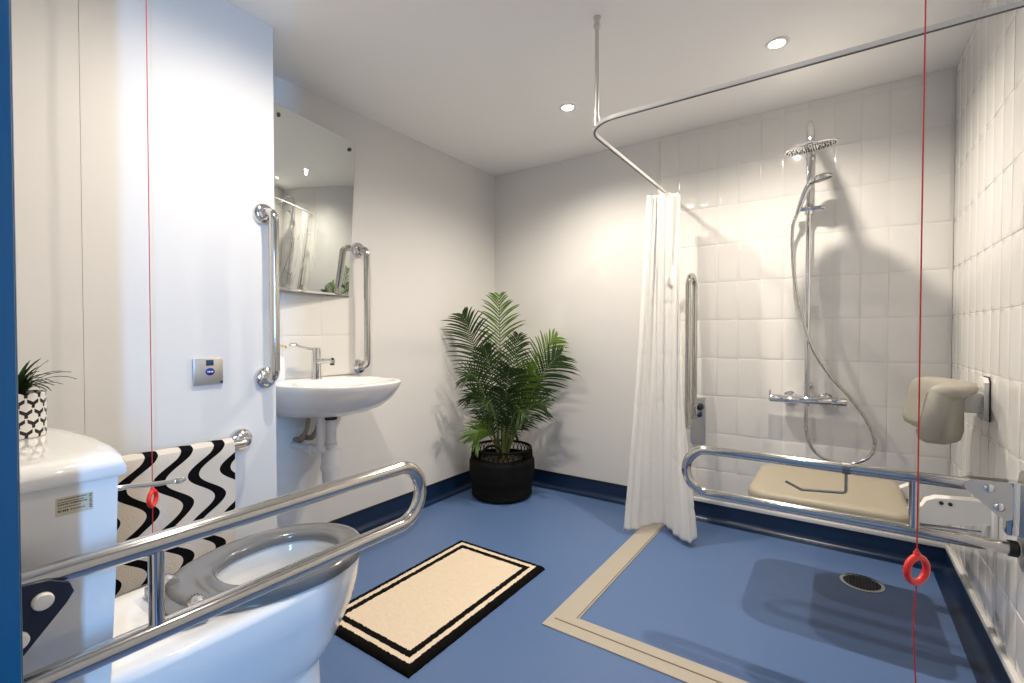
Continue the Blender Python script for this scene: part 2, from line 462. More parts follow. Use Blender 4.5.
# seat ring with a wide rear
bm = BM()
so = lambda z, d=0: egg(TX-.005, .408+d, .857-d, .180-d, z, sq=2.5, hwb=.150)
si = lambda z, d=0: egg(TX, .505-d, .790+d, .116+d, z, sq=2.3)
rg = [so(.481, .004), so(.479), so(.497), so(.503, .004), so(.506, .014), so(.505, .03), si(.502, .010), si(.498, .003), si(.492), si(.479, .0)]
vs = loft(bm, rg, False, False)
for k in range(48): bm.faces.new((vs[-1][k], vs[-1][(k+1) % 48], vs[0][(k+1) % 48], vs[0][k]))
seat = toilet.part('seat', bm, M['greyseat'], 'glossy grey open seat ring')
bm = BM(); prism(bm, [(TX-.105, .392), (TX+.105, .392), (TX+.115, .43), (TX-.115, .43)], 'z', .480, .496, .004)
toilet.part('seat_rear', bm, M['greyseat'], parent=seat)
for s in (-1, 1):
    bm = BM(); lathe(bm, [(.021, 0), (.021, .004), (.013, .007), (.012, .022)], (TX+s*.077, .425, .476), n=20)
    lathe(bm, [(.0145, -.022), (.0165, -.019), (.0165, .019), (.0145, .022)], (TX+s*.077+.006, .425, .505), 'x', 20)
    toilet.part('hinge', bm, M['chrome'], 'chrome hinge')
# cistern with a bowed front
def cist(z, d=0, hw=.218, yb=.105, yc=.268, bow=.024):
    cx = -1.190; x0, x1 = cx-hw+d, cx+hw-d; pts = []
    r = .03
    for k in range(13):
        t = k/12; x = x1+(x0-x1)*t; pts.append(Vector((x, yc-d+bow*(1-(2*t-1)**2)**.8, z)))
    pts += [Vector((x0, yb+.02, z)), Vector((x0+.01, yb+d*.3, z)), Vector((x1-.01, yb+d*.3, z)), Vector((x1, yb+.02, z))]
    return pts
bm = BM(); loft(bm, [cist(.472, .03), cist(.478, .012), cist(.50, .010), cist(.66, .004), cist(.838, 0)])
cis = toilet.part('cistern', bm, M['ceramic'], angle=50)
bm = BM(); loft(bm, [cist(.832, -.002), cist(.830, -.007), cist(.834, -.009), cist(.846, -.008), cist(.856, -.003), cist(.862, .008), cist(.865, .03)])
toilet.part('cistern_lid', bm, M['ceramic'], parent=cis, angle=60)
# lever on the front of the cistern
bm = BM(); lx, lz = -1.30, .722
lathe(bm, [(.022, 0), (.022, .006), (.016, .012), (.014, .055), (.010, .062)], (lx, .284, lz), 'y', 20)
tube(bm, smooth_path([(lx, .345, lz), (lx, .38, lz-.002), (lx, .43, lz-.009), (lx, .478, lz-.012)], 6), lambda t: .0062-.001*t, 10)
ellipsoid(bm, (lx, .474, lz-.012), .008, .016, .008); toilet.part('flush_lever', bm, M['chrome'], 'long chrome flush lever', parent=cis)
# label on the side of the cistern
sx = -1.190+.218
bm = BM(); box(bm, sx-.0035, sx-.0005, .192, .236, .783, .811); st = toilet.part('label_sticker', bm, M['stickerbase'], 'small printed paper label', parent=cis, smooth=False)
# ink of the label: lines of tiny characters and a code block, as in the photo illegible
bm = BM(); rr = random.Random(3)
for zr, hgt, y0, y1 in ((.8075, .0016, .1945, .229), (.8035, .0014, .1945, .226), (.8000, .0022, .1945, .229), (.7955, .0014, .1945, .221), (.7905, .0034, .1945, .207), (.7905, .002, .209, .226)):
    y = y0
    while y < y1:
        w = rr.uniform(.0006, .0022); box(bm, sx-.001, sx-.0002, y, min(y1, y+w), zr-hgt/2, zr+hgt/2); y += w+rr.uniform(.0005, .0011)
for k in range(9): box(bm, sx-.001, sx-.0002, .2312, .2345, .787+k*.0025, .787+k*.0025+rr.uniform(.0008, .0017))
st2 = toilet.part('label_print', bm, M['stickerink'], parent=cis, smooth=False)

# ------------------------------------------------------------------ rails
def flange(bm, c, axis, sgn, r=.041):
    lathe(bm, [(r, 0), (r, sgn*.004), (r*.93, sgn*.010), (r*.62, sgn*.014), (.021, sgn*.018), (.0175, sgn*.022)], c, axis, 28)

def wall_grab_rail(label, wall, x, p0, p1, r=.0165, off=.075):
    # bent tube standing off a wall that faces +x
    t = Thing('grab_rail', label, 'grab rail', (wall, (p0[0]+p1[0])/2, min(p0[1], p1[1])), 'fixed chrome grab rails')
    d = Vector((0, p1[0]-p0[0], p1[1]-p0[1])).normalized()
    a, c = Vector((wall, p0[0], p0[1])), Vector((wall, p1[0], p1[1])); o = Vector((off, 0, 0))
    bm = BM(); tube(bm, fillet([a+o*.1, a+o, c+o, c+o*.1], .045, 8), r, 18); t.part('tube', bm, M['steel'])
    for e in (a, c):
        bm = BM(); flange(bm, e, 'x', 1); t.part('flange', bm, M['chrome'])
    return t
wall_grab_rail('upright chrome grab rail on the end of the boxed wall, nearest the camera', XD, 0, (.945, .895), (.945, 1.515))
wall_grab_rail('upright chrome grab rail on the wall to the right of the mirror', XL, 0, (1.622, .89), (1.622, 1.512))
wall_grab_rail('level chrome grab rail above the toilet, with the patterned towel hung on it', XD, 0, (.853, .677), (.22, .677))

# drop-down rail beside the toilet
RXX, RZU, RZL, RYE = -.90, .725, .582, .878
t = Thing('drop_down_rail', 'lowered double chrome support rail in the foreground beside the toilet', 'support rail', (RXX, YN, .55), 'hinged drop-down support rails')
bm = BM()
path = fillet([(RXX, YN+.02, RZU), (RXX, RYE, RZU), (RXX, RYE, RZL), (RXX, YN+.02, RZL)], .0705, 12)
tube(bm, path, .0165, 20); t.part('tube', bm, M['steel'])
bm = BM(); tube(bm, [(RXX, .295, RZL), (RXX, .295, RZU)], .011, 16); t.part('brace', bm, M['steel'])
bm = BM(); tri = [(YN+.012, .735), (.165, .728), (.186, .716), (.190, .703), (.182, .690), (.140, .640), (YN+.012, .60)]
for x0 in (RXX+.019, RXX-.027): prism(bm, tri, 'x', x0, x0+.008, .002)
wb = t.part('wall_bracket', bm, M['navy'], 'dark navy triangular bracket')
bm = BM(); box(bm, RXX-.05, RXX+.05, YN, YN+.012, .56, .78, .004); t.part('wall_plate', bm, M['navy'])
for y, z in ((.158, .704), (.134, .662)):
    bm = BM(); lathe(bm, [(.0112, 0), (.0112, .006), (.0095, .009), (.004, .010)], (RXX+.026, y, z), 'x', 24); t.part('bolt_cap', bm, M['whiteplastic'], 'white bolt cap', parent=wb)

# lowered rail across the shower
SY, SZU, SZL = 1.78, .648, .492
t = Thing('drop_down_rail', 'lowered double chrome support rail reaching across the shower from the right wall', 'support rail', (XR, SY, .45), 'hinged drop-down support rails')
bm = BM()
path = fillet([(.30, SY, SZU), (-.455, SY, SZU), (-.455, SY, SZL), (.385, SY, SZL)], .077, 12)
tube(bm, path, .0165, 20); t.part('tube', bm, M['steel'])
bm = BM(); tube(bm, [(.183, SY, SZL), (.183, SY, SZU)], .013, 16); t.part('brace', bm, M['steel'])
bm = BM(); tri = [(.285, SZU+.012), (.30, SZU+.020), (.372, SZU+.022), (.378, SZU+.01), (.378, .575), (.365, .570), (.345, .585), (.295, SZU-.015), (.285, SZU-.005)]
for y0 in (SY-.026, SY+.019): prism(bm, tri, 'y', y0, y0+.007, .002)
pp = t.part('pivot_plate', bm, M['brushed'], 'satin triangular pivot plate')
for x, z in ((.332, .650), (.352, .604)):
    bm = BM(); lathe(bm, [(.0115, 0), (.0115, -.004), (.008, -.008), (.003, -.009)], (x, SY-.026, z), 'y', 20); t.part('bolt', bm, M['chrome'], parent=pp)
bm = BM(); oy = [(SY+.047*math.cos(a), .655+.047*math.sin(a)) for a in [k*PI/12 for k in range(13)]]+[(SY+.047*math.cos(a), .485+.047*math.sin(a)) for a in [PI+k*PI/12 for k in range(13)]]
prism(bm, oy, 'x', XR-.010, XR, .003); wp = t.part('wall_plate', bm, M['brushed'])
bm = BM(); box(bm, .368, XR-.009, SY-.022, SY+.022, .53, .672, .005); t.part('hinge_block', bm, M['chrome'], parent=wp)
bm = BM(); lathe(bm, [(.021, 0), (.021, .016), (.016, .02)], (.376, SY, SZL), 'x', 20); t.part('rubber_stop', bm, M['rubber'], 'black rubber stop', parent=wp)

# folded-up rail on the back wall
FX = -.672
t = Thing('drop_down_rail', 'double steel support rail folded upright against the back wall beside the curtain', 'support rail', (FX, YB-.008, .43), 'hinged drop-down support rails')
bm = BM(); tube(bm, fillet([(FX, 2.645, .555), (FX, 2.645, 1.385), (FX, 2.785, 1.385), (FX, 2.785, .60)], .068, 12), .0155, 18); t.part('tube', bm, M['steel'])
bm = BM(); box(bm, FX-.030, FX+.052, YB-.020, YB-.0105, .435, .70, .004); wp = t.part('wall_plate', bm, M['brushed'])
bm = BM(); box(bm, FX-.022, FX+.022, YB-.10, YB-.016, .585, .665, .006); t.part('hinge_block', bm, M['steel'], parent=wp)
bm = BM(); lathe(bm, [(.020, 0), (.020, .014), (.012, .020), (.012, .024)], (FX+.022, YB-.045, .650), 'x', 20)
lathe(bm, [(.014, 0), (.014, .012), (.008, .016)], (FX+.022, YB-.045, .605), 'x', 20); t.part('pivot_knob', bm, M['darkmetal'], 'dark pivot knobs', parent=wp)

# wire paper holder on the shower rail
bm = BM(); tube(bm, fillet([(.022, SY, SZU-.010), (.022, SY-.004, .572), (-.095, SY-.004, .560), (-.140, SY-.004, .580)], .010, 5), .0042, 10)
lathe(bm, [(.0185, -.010), (.0185, .010)], (.022, SY, SZU), 'x', 16)
solo('paper_holder', bm, M['darkmetal2'], 'bent chrome wire paper holder hanging empty from the shower rail', 'toilet roll holder', (.022, SY, SZU))

# ------------------------------------------------------------------ towel
def towel():
    bm = BM(); nu, nv = 60, 44; rr = .0215; y0, y1 = .30, .787; xr, zr = XD+.075, .677
    Lf, Lb = .345, .30; tot = Lf+PI*rr+Lb; vs = []; uvs = {}
    for th in (0, .006):
        sh = []
        for i in range(nu+1):
            y = y0+(y1-y0)*i/nu; row = []
            for j in range(nv+1):
                s = tot*j/nv; R = rr+th
                if s < Lf:
                    d = Lf-s; x = xr+R+.004*math.sin(y*23+1)*min(1, d/.15)+.003*math.sin(y*51+d*9)*min(1, d/.2); z = zr-d-.035*(y1-y)/(y1-y0)*(d/Lf)
                elif s < Lf+PI*rr:
                    a = (s-Lf)/rr; x = xr+R*math.cos(a); z = zr+R*math.sin(a)
                else:
                    d = s-Lf-PI*rr; x = xr-R-.003*math.sin(y*19)*min(1, d/.15); z = zr-d
                v = bm.verts.new((x, y, z)); uvs[v] = (y, s); row.append(v)
            sh.append(row)
        vs.append(sh)
    for sh in vs:
        for i in range(nu):
            for j in range(nv): bm.faces.new((sh[i][j], sh[i+1][j], sh[i+1][j+1], sh[i][j+1]))
    a, c = vs
    for i in range(nu):
        for j in (0, nv): bm.faces.new((a[i][j], a[i+1][j], c[i+1][j], c[i][j]))
    for j in range(nv):
        for i in (0, nu): bm.faces.new((a[i][j], a[i][j+1], c[i][j+1], c[i][j]))
    lay = bm.loops.layers.uv.new('UVMap')
    for f in bm.faces:
        for l in f.loops: l[lay].uv = uvs[l.vert]
    solo('towel', bm, M['towel'], 'cream towel with black wavy stripes hanging over the level grab rail', 'towel', (xr, .55, .33))
towel()

# ------------------------------------------------------------------ flush sensor plate
t = Thing('flush_plate', 'small satin steel flush sensor plate on the boxed wall above the towel', 'flush plate', (XD, .747, .885))
bm = BM(); box(bm, XD, XD+.010, .700, .794, .886, .978, .003); t.part('plate', bm, M['brushed'])
bm = BM(); box(bm, XD+.009, XD+.0112, .738, .762, .952, .972, .001); t.part('sensor_window', bm, M['sensor'], 'dark blue sensor window')
bm = BM(); lathe(bm, [(.0145, 0), (.0145, .0018), (.013, .0024)], (0, 0, 0), 'x', 28)
for v in bm.verts: v.co = Vector((XD+.0098+v.co.x, .7505+v.co.y, .931+v.co.z*.88))
bd = t.part('badge', bm, M['plateblue'], 'blue oval badge')
bm = BM()
for k, h in enumerate((.0035, .0045, .0035, .0045)): box(bm, XD+.0120, XD+.0128, .7415+k*.0048, .7415+k*.0048+.0034, .931-h/2, .931+h/2)
t.part('lettering', bm, M['badgewhite'], 'small white lettering', parent=bd, smooth=False)
bm = BM(); box(bm, XD+.0098, XD+.0106, .783, .791, .889, .897); t.part('corner_mark', bm, M['sensor'], smooth=False)

# ------------------------------------------------------------------ pull cords
def pull_cord(label, x, y, zring, d, rot, sway):
    t = Thing('pull_cord', label, 'emergency cord', (x, y, ZC), 'red emergency pull cords')
    bm = BM(); lathe(bm, [(.045, 0), (.045, -.018), (.035, -.028), (.012, -.032)], (x, y, ZC), n=28); t.part('ceiling_switch', bm, M['whiteplastic'])
    bm = BM()
    tube(bm, smooth_path([(x, y, ZC-.03), (x+sway*.3, y, 1.8), (x, y, 1.2), (x, y, zring+d/2)], 6), .0012, 8)
    tube(bm, smooth_path([(x, y, zring-d/2), (x-sway, y, zring-d/2-.08), (x+sway*.6, y, zring-.25), (x, y, .11)], 6), .0012, 8)
    ellipsoid(bm, (x, y, zring+d/2+.004), .0035, .0035, .006); t.part('cord', bm, M['redcord'])
    bm = BM(); rg = d/2-.0055; ax = Vector((math.cos(rot), math.sin(rot), 0)); pts = [Vector((x, y, zring))+(ax*math.cos(a)+Vector((0, 0, 1))*math.sin(a))*rg for a in [2*PI*k/32 for k in range(32)]]
    tube(bm, pts, .0058, 12, closed=True); lathe(bm, [(.0055, 0), (.0055, .008), (.003, .011)], (x, y, zring+rg), n=12); t.part('ring', bm, M['red'], 'red plastic ring')
pull_cord('thin red emergency pull cord hanging beside the towel and cistern', -1.60, .518, .594, .052, math.radians(138), .003)
pull_cord('thin red emergency pull cord hanging in front of the shower', .118, 1.10, .640, .056, math.radians(48), .003)

# ------------------------------------------------------------------ basin and tap
BY = 1.318
def basin_ring(z, xf, hw, n=40, xb=XL, rf=3.0):
    pts = []
    for k in range(n+1):
        a = -PI/2+PI*k/n; c, s = math.cos(a), math.sin(a); e = 2/rf
        pts.append(Vector((xb+.02+(xf-xb-.02)*abs(c)**e, BY+hw*math.copysign(abs(s)**e, s), z)))
    pts += [Vector((xb, BY+hw, z)), Vector((xb, BY-hw, z))]
    return pts
def inner(z, x0, x1, hw, n=43):
    pts = []
    for k in range(43):
        a = -PI/2+2*PI*k/43*1.0
        pts.append(Vector(((x0+x1)/2+(x1-x0)/2*math.cos(a), BY+hw*math.sin(a), z)))
    return pts
basin = Thing('basin', 'white wall-hung ceramic basin below the mirror', 'basin', (XL, BY, .70))
bm = BM()
rg = [basin_ring(.692, -1.90, .11, rf=2.4), basin_ring(.694, -1.83, .165, rf=2.4), basin_ring(.705, -1.77, .208, rf=2.5), basin_ring(.732, -1.70, .238, rf=2.6), basin_ring(.77, -1.645, .258, rf=2.7), basin_ring(.81, -1.612, .270, rf=2.8), basin_ring(.838, -1.600, .276, rf=2.9), basin_ring(.846, -1.600, .276, rf=2.9), basin_ring(.850, -1.605, .271, rf=2.9)]
vs = loft(bm, rg, True, False)
ir = [inner(.850, -1.985, -1.635, .232), inner(.844, -1.978, -1.642, .225), inner(.79, -1.955, -1.68, .19), inner(.745, -1.91, -1.75, .12), inner(.738, -1.86, -1.80, .04)]
# stitch rim to bowl: both rings run from -y to +y over the front; back of inner ring meets the back ledge
iv = [[bm.verts.new(p) for p in r] for r in ir]
for a, c in zip(iv, iv[1:]):
    for k in range(43): bm.faces.new((a[k], a[(k+1) % 43], c[(k+1) % 43], c[k]))
bm.faces.new(iv[-1])
o = vs[-1]; n_o = len(o)
bm.edges.index_update()
oe = [bm.edges.get((o[k], o[(k+1) % n_o])) for k in range(n_o)]; ie = [bm.edges.get((iv[0][k], iv[0][(k+1) % 43])) for k in range(43)]
bmesh.ops.bridge_loops(bm, edges=oe+ie)
basin.part('bowl', bm, M['ceramic'], angle=50)
bm = BM(); tx, ty = -1.93, 1.318
lathe(bm, [(.033, .695), (.033, .684), (.028, .688), (.028, .668), (.024, .666)], (tx, ty, 0), n=24, cap0=True)
drain_neck = basin.part('waste_nut', bm, M['rubber'], 'black waste nut')
bm = BM()
lathe(bm, [(.024, .675), (.024, .56), (.030, .555), (.030, .535), (.042, .53), (.045, .50), (.045, .46), (.048, .457), (.048, .437), (.042, .434), (.041, .39), (.034, .362), (.02, .355)], (tx, ty, 0), n=28)
tube(bm, fillet([(tx, ty-.03, .535), (tx-.02, ty-.07, .535), (XL+.004, ty-.07, .535)], .03, 5), .019, 16)
lathe(bm, [(.026, 0), (.026, .03)], (tx-.06, ty-.07, .535), 'x', 20)
tube(bm, [(tx, ty-.058, .53), (tx, ty-.058, .70)], .014, 14)
basin.part('bottle_trap', bm, M['trapplastic'], 'white plastic bottle trap')
for yy, dx in ((1.283, 0), (1.335, .004)):
    bm = BM(); tube(bm, smooth_path([(-2.055+dx, yy, .72), (-2.055+dx, yy, .655), (-2.058+dx, yy-.008, .61), (-2.066+dx, yy-.020, .580)], 6), .0095, 12)
    tube(bm, fillet([(-2.064+dx, yy-.017, .588), (-2.070+dx, yy-.026, .566), (XL+.003, yy-.026, .560)], .010, 4), .0125, 12)
    basin.part('supply_hose', bm, M['braid'], 'braided brown supply hose')

tap = Thing('mixer_tap', 'chrome lever mixer tap standing on the back of the basin', 'tap', (-2.04, 1.316, .85))
bm = BM(); lathe(bm, [(.026, .848), (.026, .854), (.022, .860), (.020, .985), (.019, .995), (.012, 1.0)], (-2.04, 1.316, 0), n=26); tap.part('body', bm, M['chrome'])
bm = BM(); tube(bm, smooth_path([(-2.03, 1.316, .930), (-1.99, 1.330, .936), (-1.95, 1.343, .938)], 5), .013, 16); lathe(bm, [(.012, .925), (.012, .94)], (-1.952, 1.342, 0), n=16); sp = tap.part('spout', bm, M['chrome'])
bm = BM(); lathe(bm, [(.010, .916), (.010, .926)], (-1.952, 1.342, 0), n=16); tap.part('aerator', bm, M['darkmetal'], 'dark aerator', parent=sp)
bm = BM(); tube(bm, smooth_path([(-2.04, 1.316, .990), (-2.035, 1.28, .993), (-2.03, 1.24, 1.000), (-2.028, 1.205, 1.010)], 5), lambda t: .0075-.001*t, 10); ellipsoid(bm, (-2.028, 1.196, 1.013), .013, .020, .010); tap.part('lever', bm, M['chrome'], 'long lever with a rounded paddle')

soap = Thing('soap_dispenser', 'white soap bottle with a brass pump on the left of the basin ledge', 'soap dispenser', (-2.04, 1.125, .85))
bm = BM(); lathe(bm, [(.030, .850), (.032, .855), (.032, .945), (.028, .958), (.014, .966), (.013, .972)], (-2.04, 1.125, 0), n=28); soap.part('bottle', bm, M['frost'])
bm = BM(); lathe(bm, [(.014, .970), (.014, .984), (.005, .986), (.005, 1.004), (.010, 1.005), (.010, 1.012)], (-2.04, 1.125, 0), n=20); tube(bm, fillet([(-2.04, 1.125, 1.008), (-2.04, 1.165, 1.008), (-2.04, 1.168, .998)], .006, 4), .004, 10); soap.part('pump', bm, M['brass'], 'brass pump head')

# ------------------------------------------------------------------ mirror
t = Thing('mirror', 'tall frameless mirror fixed to the wall above the basin', 'mirror', (XL, 1.33, 1.27))
def mrot(o):
    me = o.data; c = Vector((XL+.004, 1.552, 1.257))-Vector((XL, 1.33, 1.27))
    me.transform(Matrix.Translation(c) @ Matrix.Rotation(math.radians(MYAW), 4, 'Z') @ Matrix.Rotation(math.radians(4), 4, 'Y') @ Matrix.Translation(-c)); return o
MYAW = 10
bm = BM(); box(bm, XL+.004, XL+.010, 1.055, 1.556, 1.268, 2.048, .0015); mrot(t.part('glass', bm, M['mirror']))
bm = BM(); prism(bm, [(XL, 1.10), (XL, 1.55), (XL+.004, 1.55), (XL+.004+.45*math.tan(math.radians(8.5)), 1.10)], 'z', 1.29, 2.03); t.part('backing', bm, M['paint'])
for y in (1.095, 1.516):
    for z in (1.31, 2.005):
        bm = BM(); lathe(bm, [(.009, 0), (.009, .003), (.005, .006)], (XL+.010, y, z), 'x', 18); mrot(t.part('screw_cap', bm, M['darkmetal'], 'dark round screw cap'))
bm = BM(); box(bm, XL+.002, XL+.014, 1.055, 1.556, 1.256, 1.2685, .002); mrot(t.part('bottom_strip', bm, M['chrome'], 'thin bottom edge strip'))

# ------------------------------------------------------------------ palm in a black basket
PX, PY = -1.822, 2.518
FW = Vector((-.569, .8225, 0)); RT = Vector((.8225, .569, 0))
palm = Thing('potted_palm', 'leafy green palm in a black woven basket in the back left corner', 'plant', (PX, PY, 0))
bm = BM()
prof = [(.150, .004), (.165, .010), (.185, .06), (.200, .12), (.207, .18), (.206, .235), (.200, .252), (.192, .254), (.19, .235), (.19, .02)]
n = 96; rings = []
full = []
prof = [(r*1.035, h) for r, h in prof]
for (r0, h0), (r1, h1) in zip(prof, prof[1:]):
    st = max(1, int(abs(h1-h0)/.007))
    for s in range(st): full.append((r0+(r1-r0)*s/st, h0+(h1-h0)*s/st))
full.append(prof[-1])
for i, (r, h) in enumerate(full):
    rings.append([Vector((PX+(r+.0028*math.sin(k*PI/2+PI*(i % 2)))*math.cos(2*PI*k/n), PY+(r+.0028*math.sin(k*PI/2+PI*(i % 2)))*math.sin(2*PI*k/n), h)) for k in range(n)])
loft(bm, rings); bk = palm.part('basket', bm, M['wicker'])
bm = BM()
for zz, r, tr in ((.256, .199, .006), (.318, .190, .009)):
    tube(bm, [Vector((PX+r*math.cos(2*PI*k/64), PY+r*math.sin(2*PI*k/64), zz)) for k in range(64)], tr, 8, closed=True)
for k in range(40):
    a0 = 2*PI*k/40; a1 = a0+2*PI*1.6/40
    tube(bm, smooth_path([(PX+.200*math.cos(a0), PY+.200*math.sin(a0), .252), (PX+.199*math.cos((a0*.7+a1*.3)), PY+.199*math.sin(a0*.7+a1*.3), .290), (PX+.192*math.cos((a0+a1)/2), PY+.192*math.sin((a0+a1)/2), .318), (PX+.199*math.cos(a0*.3+a1*.7), PY+.199*math.sin(a0*.3+a1*.7), .290), (PX+.200*math.cos(a1), PY+.200*math.sin(a1), .252)], 4), .0028, 5)
palm.part('openwork_rim', bm, M['wicker'], parent=bk)
for s in (-1, 1):
    bm = BM(); d = (FW*-1*s*.96+RT*-.28*s); side = Vector((-d.y, d.x, 0)).normalized(); c = Vector((PX, PY, 0))+d.normalized()*.190
    tube(bm, smooth_path([c-side*.055+Vector((0, 0, .315)), c-side*.045+Vector((0, 0, .350)), c+Vector((0, 0, .368)), c+side*.045+Vector((0, 0, .350)), c+side*.055+Vector((0, 0, .315))], 6), .008, 8)
    palm.part('handle', bm, M['wicker'], parent=bk)
bm = BM(); lathe(bm, [(.10, .02), (.13, .20), (.137, .25), (.13, .252), (.128, .236)], (PX, PY, 0), n=32); palm.part('inner_pot', bm, M['blackpot'])
bm = BM(); lathe(bm, [(.125, .225), (.127, .238), (.06, .246)], (PX, PY, 0), n=24); palm.part('soil', bm, M['soil'])

def frond(u, z, v, mat, zb=.25, sag=.1, nl=22, ll=.15, face=None, w=.0062, bow=0.0, ub=0.0, start=.30):
    u *= .90; base = Vector((PX, PY, zb))+RT*(u*.08+ub)+FW*(-v*.08)
    tip = Vector((PX, PY, z))+RT*u-FW*v
    mid = base.lerp(tip, .55)+Vector((0, 0, sag))-RT*bow*math.copysign(1, u)
    N = 28; pts = []
    for i in range(N+1):
        t = i/N; pts.append(base*(1-t)**2+mid*2*t*(1-t)+tip*t*t)
    bm = BM(); tube(bm, pts, lambda t: .0052*(1-t)+.0012, 6)
    nf = len(bm.faces)
    fdir = face or (-FW+Vector((0, 0, .55)))
    fdir = fdir.normalized()
    def atp(t):
        f = t*N; i = min(int(f), N-1); return pts[i].lerp(pts[i+1], f-i), (pts[i+1]-pts[i]).normalized()
    rnd = random.Random(int((u+3)*997+z*131))
    for i in range(nl):
        t = start+(1-start)*(i+.5)/nl
        p, tg = atp(t)
        sd = tg.cross(fdir).normalized(); nr = sd.cross(tg).normalized()
        env = math.sin(PI*min(1, .18+.80*((t-start)/(1-start))))**.6
        for s in (-1, 1):
            L = ll*1.15*env*rnd.uniform(.85, 1.12)
            ang = math.radians(rnd.uniform(50, 60)-22*(t-start)/(1-start))
            d = (tg*math.cos(ang)+sd*s*math.sin(ang)+nr*rnd.uniform(.02, .22)).normalized()
            prev = None; M_ = 5
            wd = d.cross(nr).normalized()
            for k in range(M_+1):
                q = k/M_
                c = p+d*L*q+Vector((0, 0, -.28*L*q*q))
                c.x = max(c.x, XL+.012); c.y = min(c.y, YB-.012)
                ww = w*(.55+1.6*q)*(1-q)**.75 if q < 1 else 0
                if k == M_: cur = [bm.verts.new(c)]
                else: cur = [bm.verts.new(c-wd*ww), bm.verts.new(c-nr*ww*.45), bm.verts.new(c+wd*ww)]
                if prev:
                    if len(cur) == 3:
                        bm.faces.new((prev[0], prev[1], cur[1], cur[0])); bm.faces.new((prev[1], prev[2], cur[2], cur[1]))
                    else:
                        bm.faces.new((prev[0], prev[1], cur[0])); bm.faces.new((prev[1], prev[2], cur[0]))
                prev = cur
    for f in bm.faces[:nf]: f.material_index = 1
    palm.part('frond', bm, [mat, M['stemgreen']], angle=180)
UP = Vector((0, 0, 1))
frond(-.02, 1.32, -.02, M['leafbright'], sag=.05, nl=26, ll=.21, start=.40, w=.0066)
frond(-.285, 1.19, .04, M['leafdark'], sag=.22, nl=28, ll=.20, start=.42, face=-FW+UP*.3)
frond(.415, .93, .10, M['leafdark'], sag=.20, nl=28, ll=.20, start=.35)
frond(.40, 1.04, -.02, M['leafbright'], sag=.26, nl=26, ll=.17, start=.35, face=-FW+UP*.9)
frond(.12, 1.06, .05, M['leafdark'], sag=.10, nl=22, ll=.15, start=.4)
frond(.30, .62, .14, M['leafdark'], sag=.22, nl=22, ll=.16, start=.3)
frond(-.25, .80, .16, M['leafdark'], sag=.34, nl=22, ll=.15, start=.35)
frond(-.20, .40, .16, M['leafbright'], sag=.22, nl=20, ll=.14, start=.35)
frond(-.10, .62, .26, M['leafdark'], sag=.30, nl=22, ll=.15, start=.3)
frond(.16, .56, .24, M['leafdark'], sag=.28, nl=22, ll=.15, start=.3)
frond(.06, .86, .20, M['leafdark'], sag=.24, nl=24, ll=.16, start=.35)
frond(.22, .84, .20, M['leafbright'], sag=.26, nl=22, ll=.15, start=.35)
frond(-.12, .98, .10, M['leafdark'], sag=.18, nl=24, ll=.15, start=.4)
frond(.26, .74, .05, M['leafdark'], sag=.22, nl=24, ll=.17, start=.3)
frond(.02, .70, .10, M['leafdark'], sag=.18, nl=24, ll=.15, start=.3)
frond(-.22, .66, .05, M['leafdark'], sag=.26, nl=24, ll=.15, start=.3)
frond(.10, .48, .12, M['leafdark'], sag=.20, nl=22, ll=.14, start=.3)
frond(-.16, .46, .05, M['leafdark'], sag=.18, nl=20, ll=.13, start=.3)
for k, (dx, dy) in enumerate(((-.03, .0), (.02, .03), (.03, -.03))):
    bm = BM(); tube(bm, smooth_path([(PX+dx, PY+dy, .23), (PX+dx*1.1, PY+dy, .36), (PX+dx*.9, PY+dy*.8, .52)], 5), lambda t: .014-.006*t, 10); palm.part('stem', bm, M['stemgreen'])

# ------------------------------------------------------------------ bath mat
MX0, MX1, MY0, MY1 = -1.578, -1.080, 1.002, 1.825
bm = BM(); nx, ny = 100, 164; g = []
def edge_band(x, y):
    d = min(x-MX0, MX1-x, y-MY0, MY1-y)
    return d
for i in range(nx+1):
    row = []
    for j in range(ny+1):
        x = MX0+(MX1-MX0)*i/nx; y = MY0+(MY1-MY0)*j/ny; d = edge_band(x, y)
        z = .017*min(1, max(0, d)/.012)**.5+random.uniform(-.0016, .0016)
        jx, jy = (random.uniform(-.0012, .0012), random.uniform(-.0012, .0012))
        row.append(bm.verts.new((x+jx, y+jy, max(.001, z))))
    g.append(row)
for i in range(nx):
    for j in range(ny):
        f = bm.faces.new((g[i][j], g[i+1][j], g[i+1][j+1], g[i][j+1]))
        x = MX0+(MX1-MX0)*(i+.5)/nx; y = MY0+(MY1-MY0)*(j+.5)/ny; d = edge_band(x, y)
        f.material_index = 1 if (d < .031 or .052 < d < .074) else 0
rim = [g[i][0] for i in range(nx+1)]+[g[nx][j] for j in range(1, ny+1)]+[g[i][ny] for i in range(nx-1, -1, -1)]+[g[0][j] for j in range(ny-1, 0, -1)]
low = [bm.verts.new((v.co.x, v.co.y, .0005)) for v in rim]
for k in range(len(rim)):
    f = bm.faces.new((rim[k], rim[(k+1) % len(rim)], low[(k+1) % len(rim)], low[k])); f.material_index = 1
f = bm.faces.new(low); f.material_index = 1
solo('bath_mat', bm, [M['matcream'], M['matblack']], 'cream tufted bath mat with black double border on the blue floor', 'bath mat', ((MX0+MX1)/2, (MY0+MY1)/2, 0))

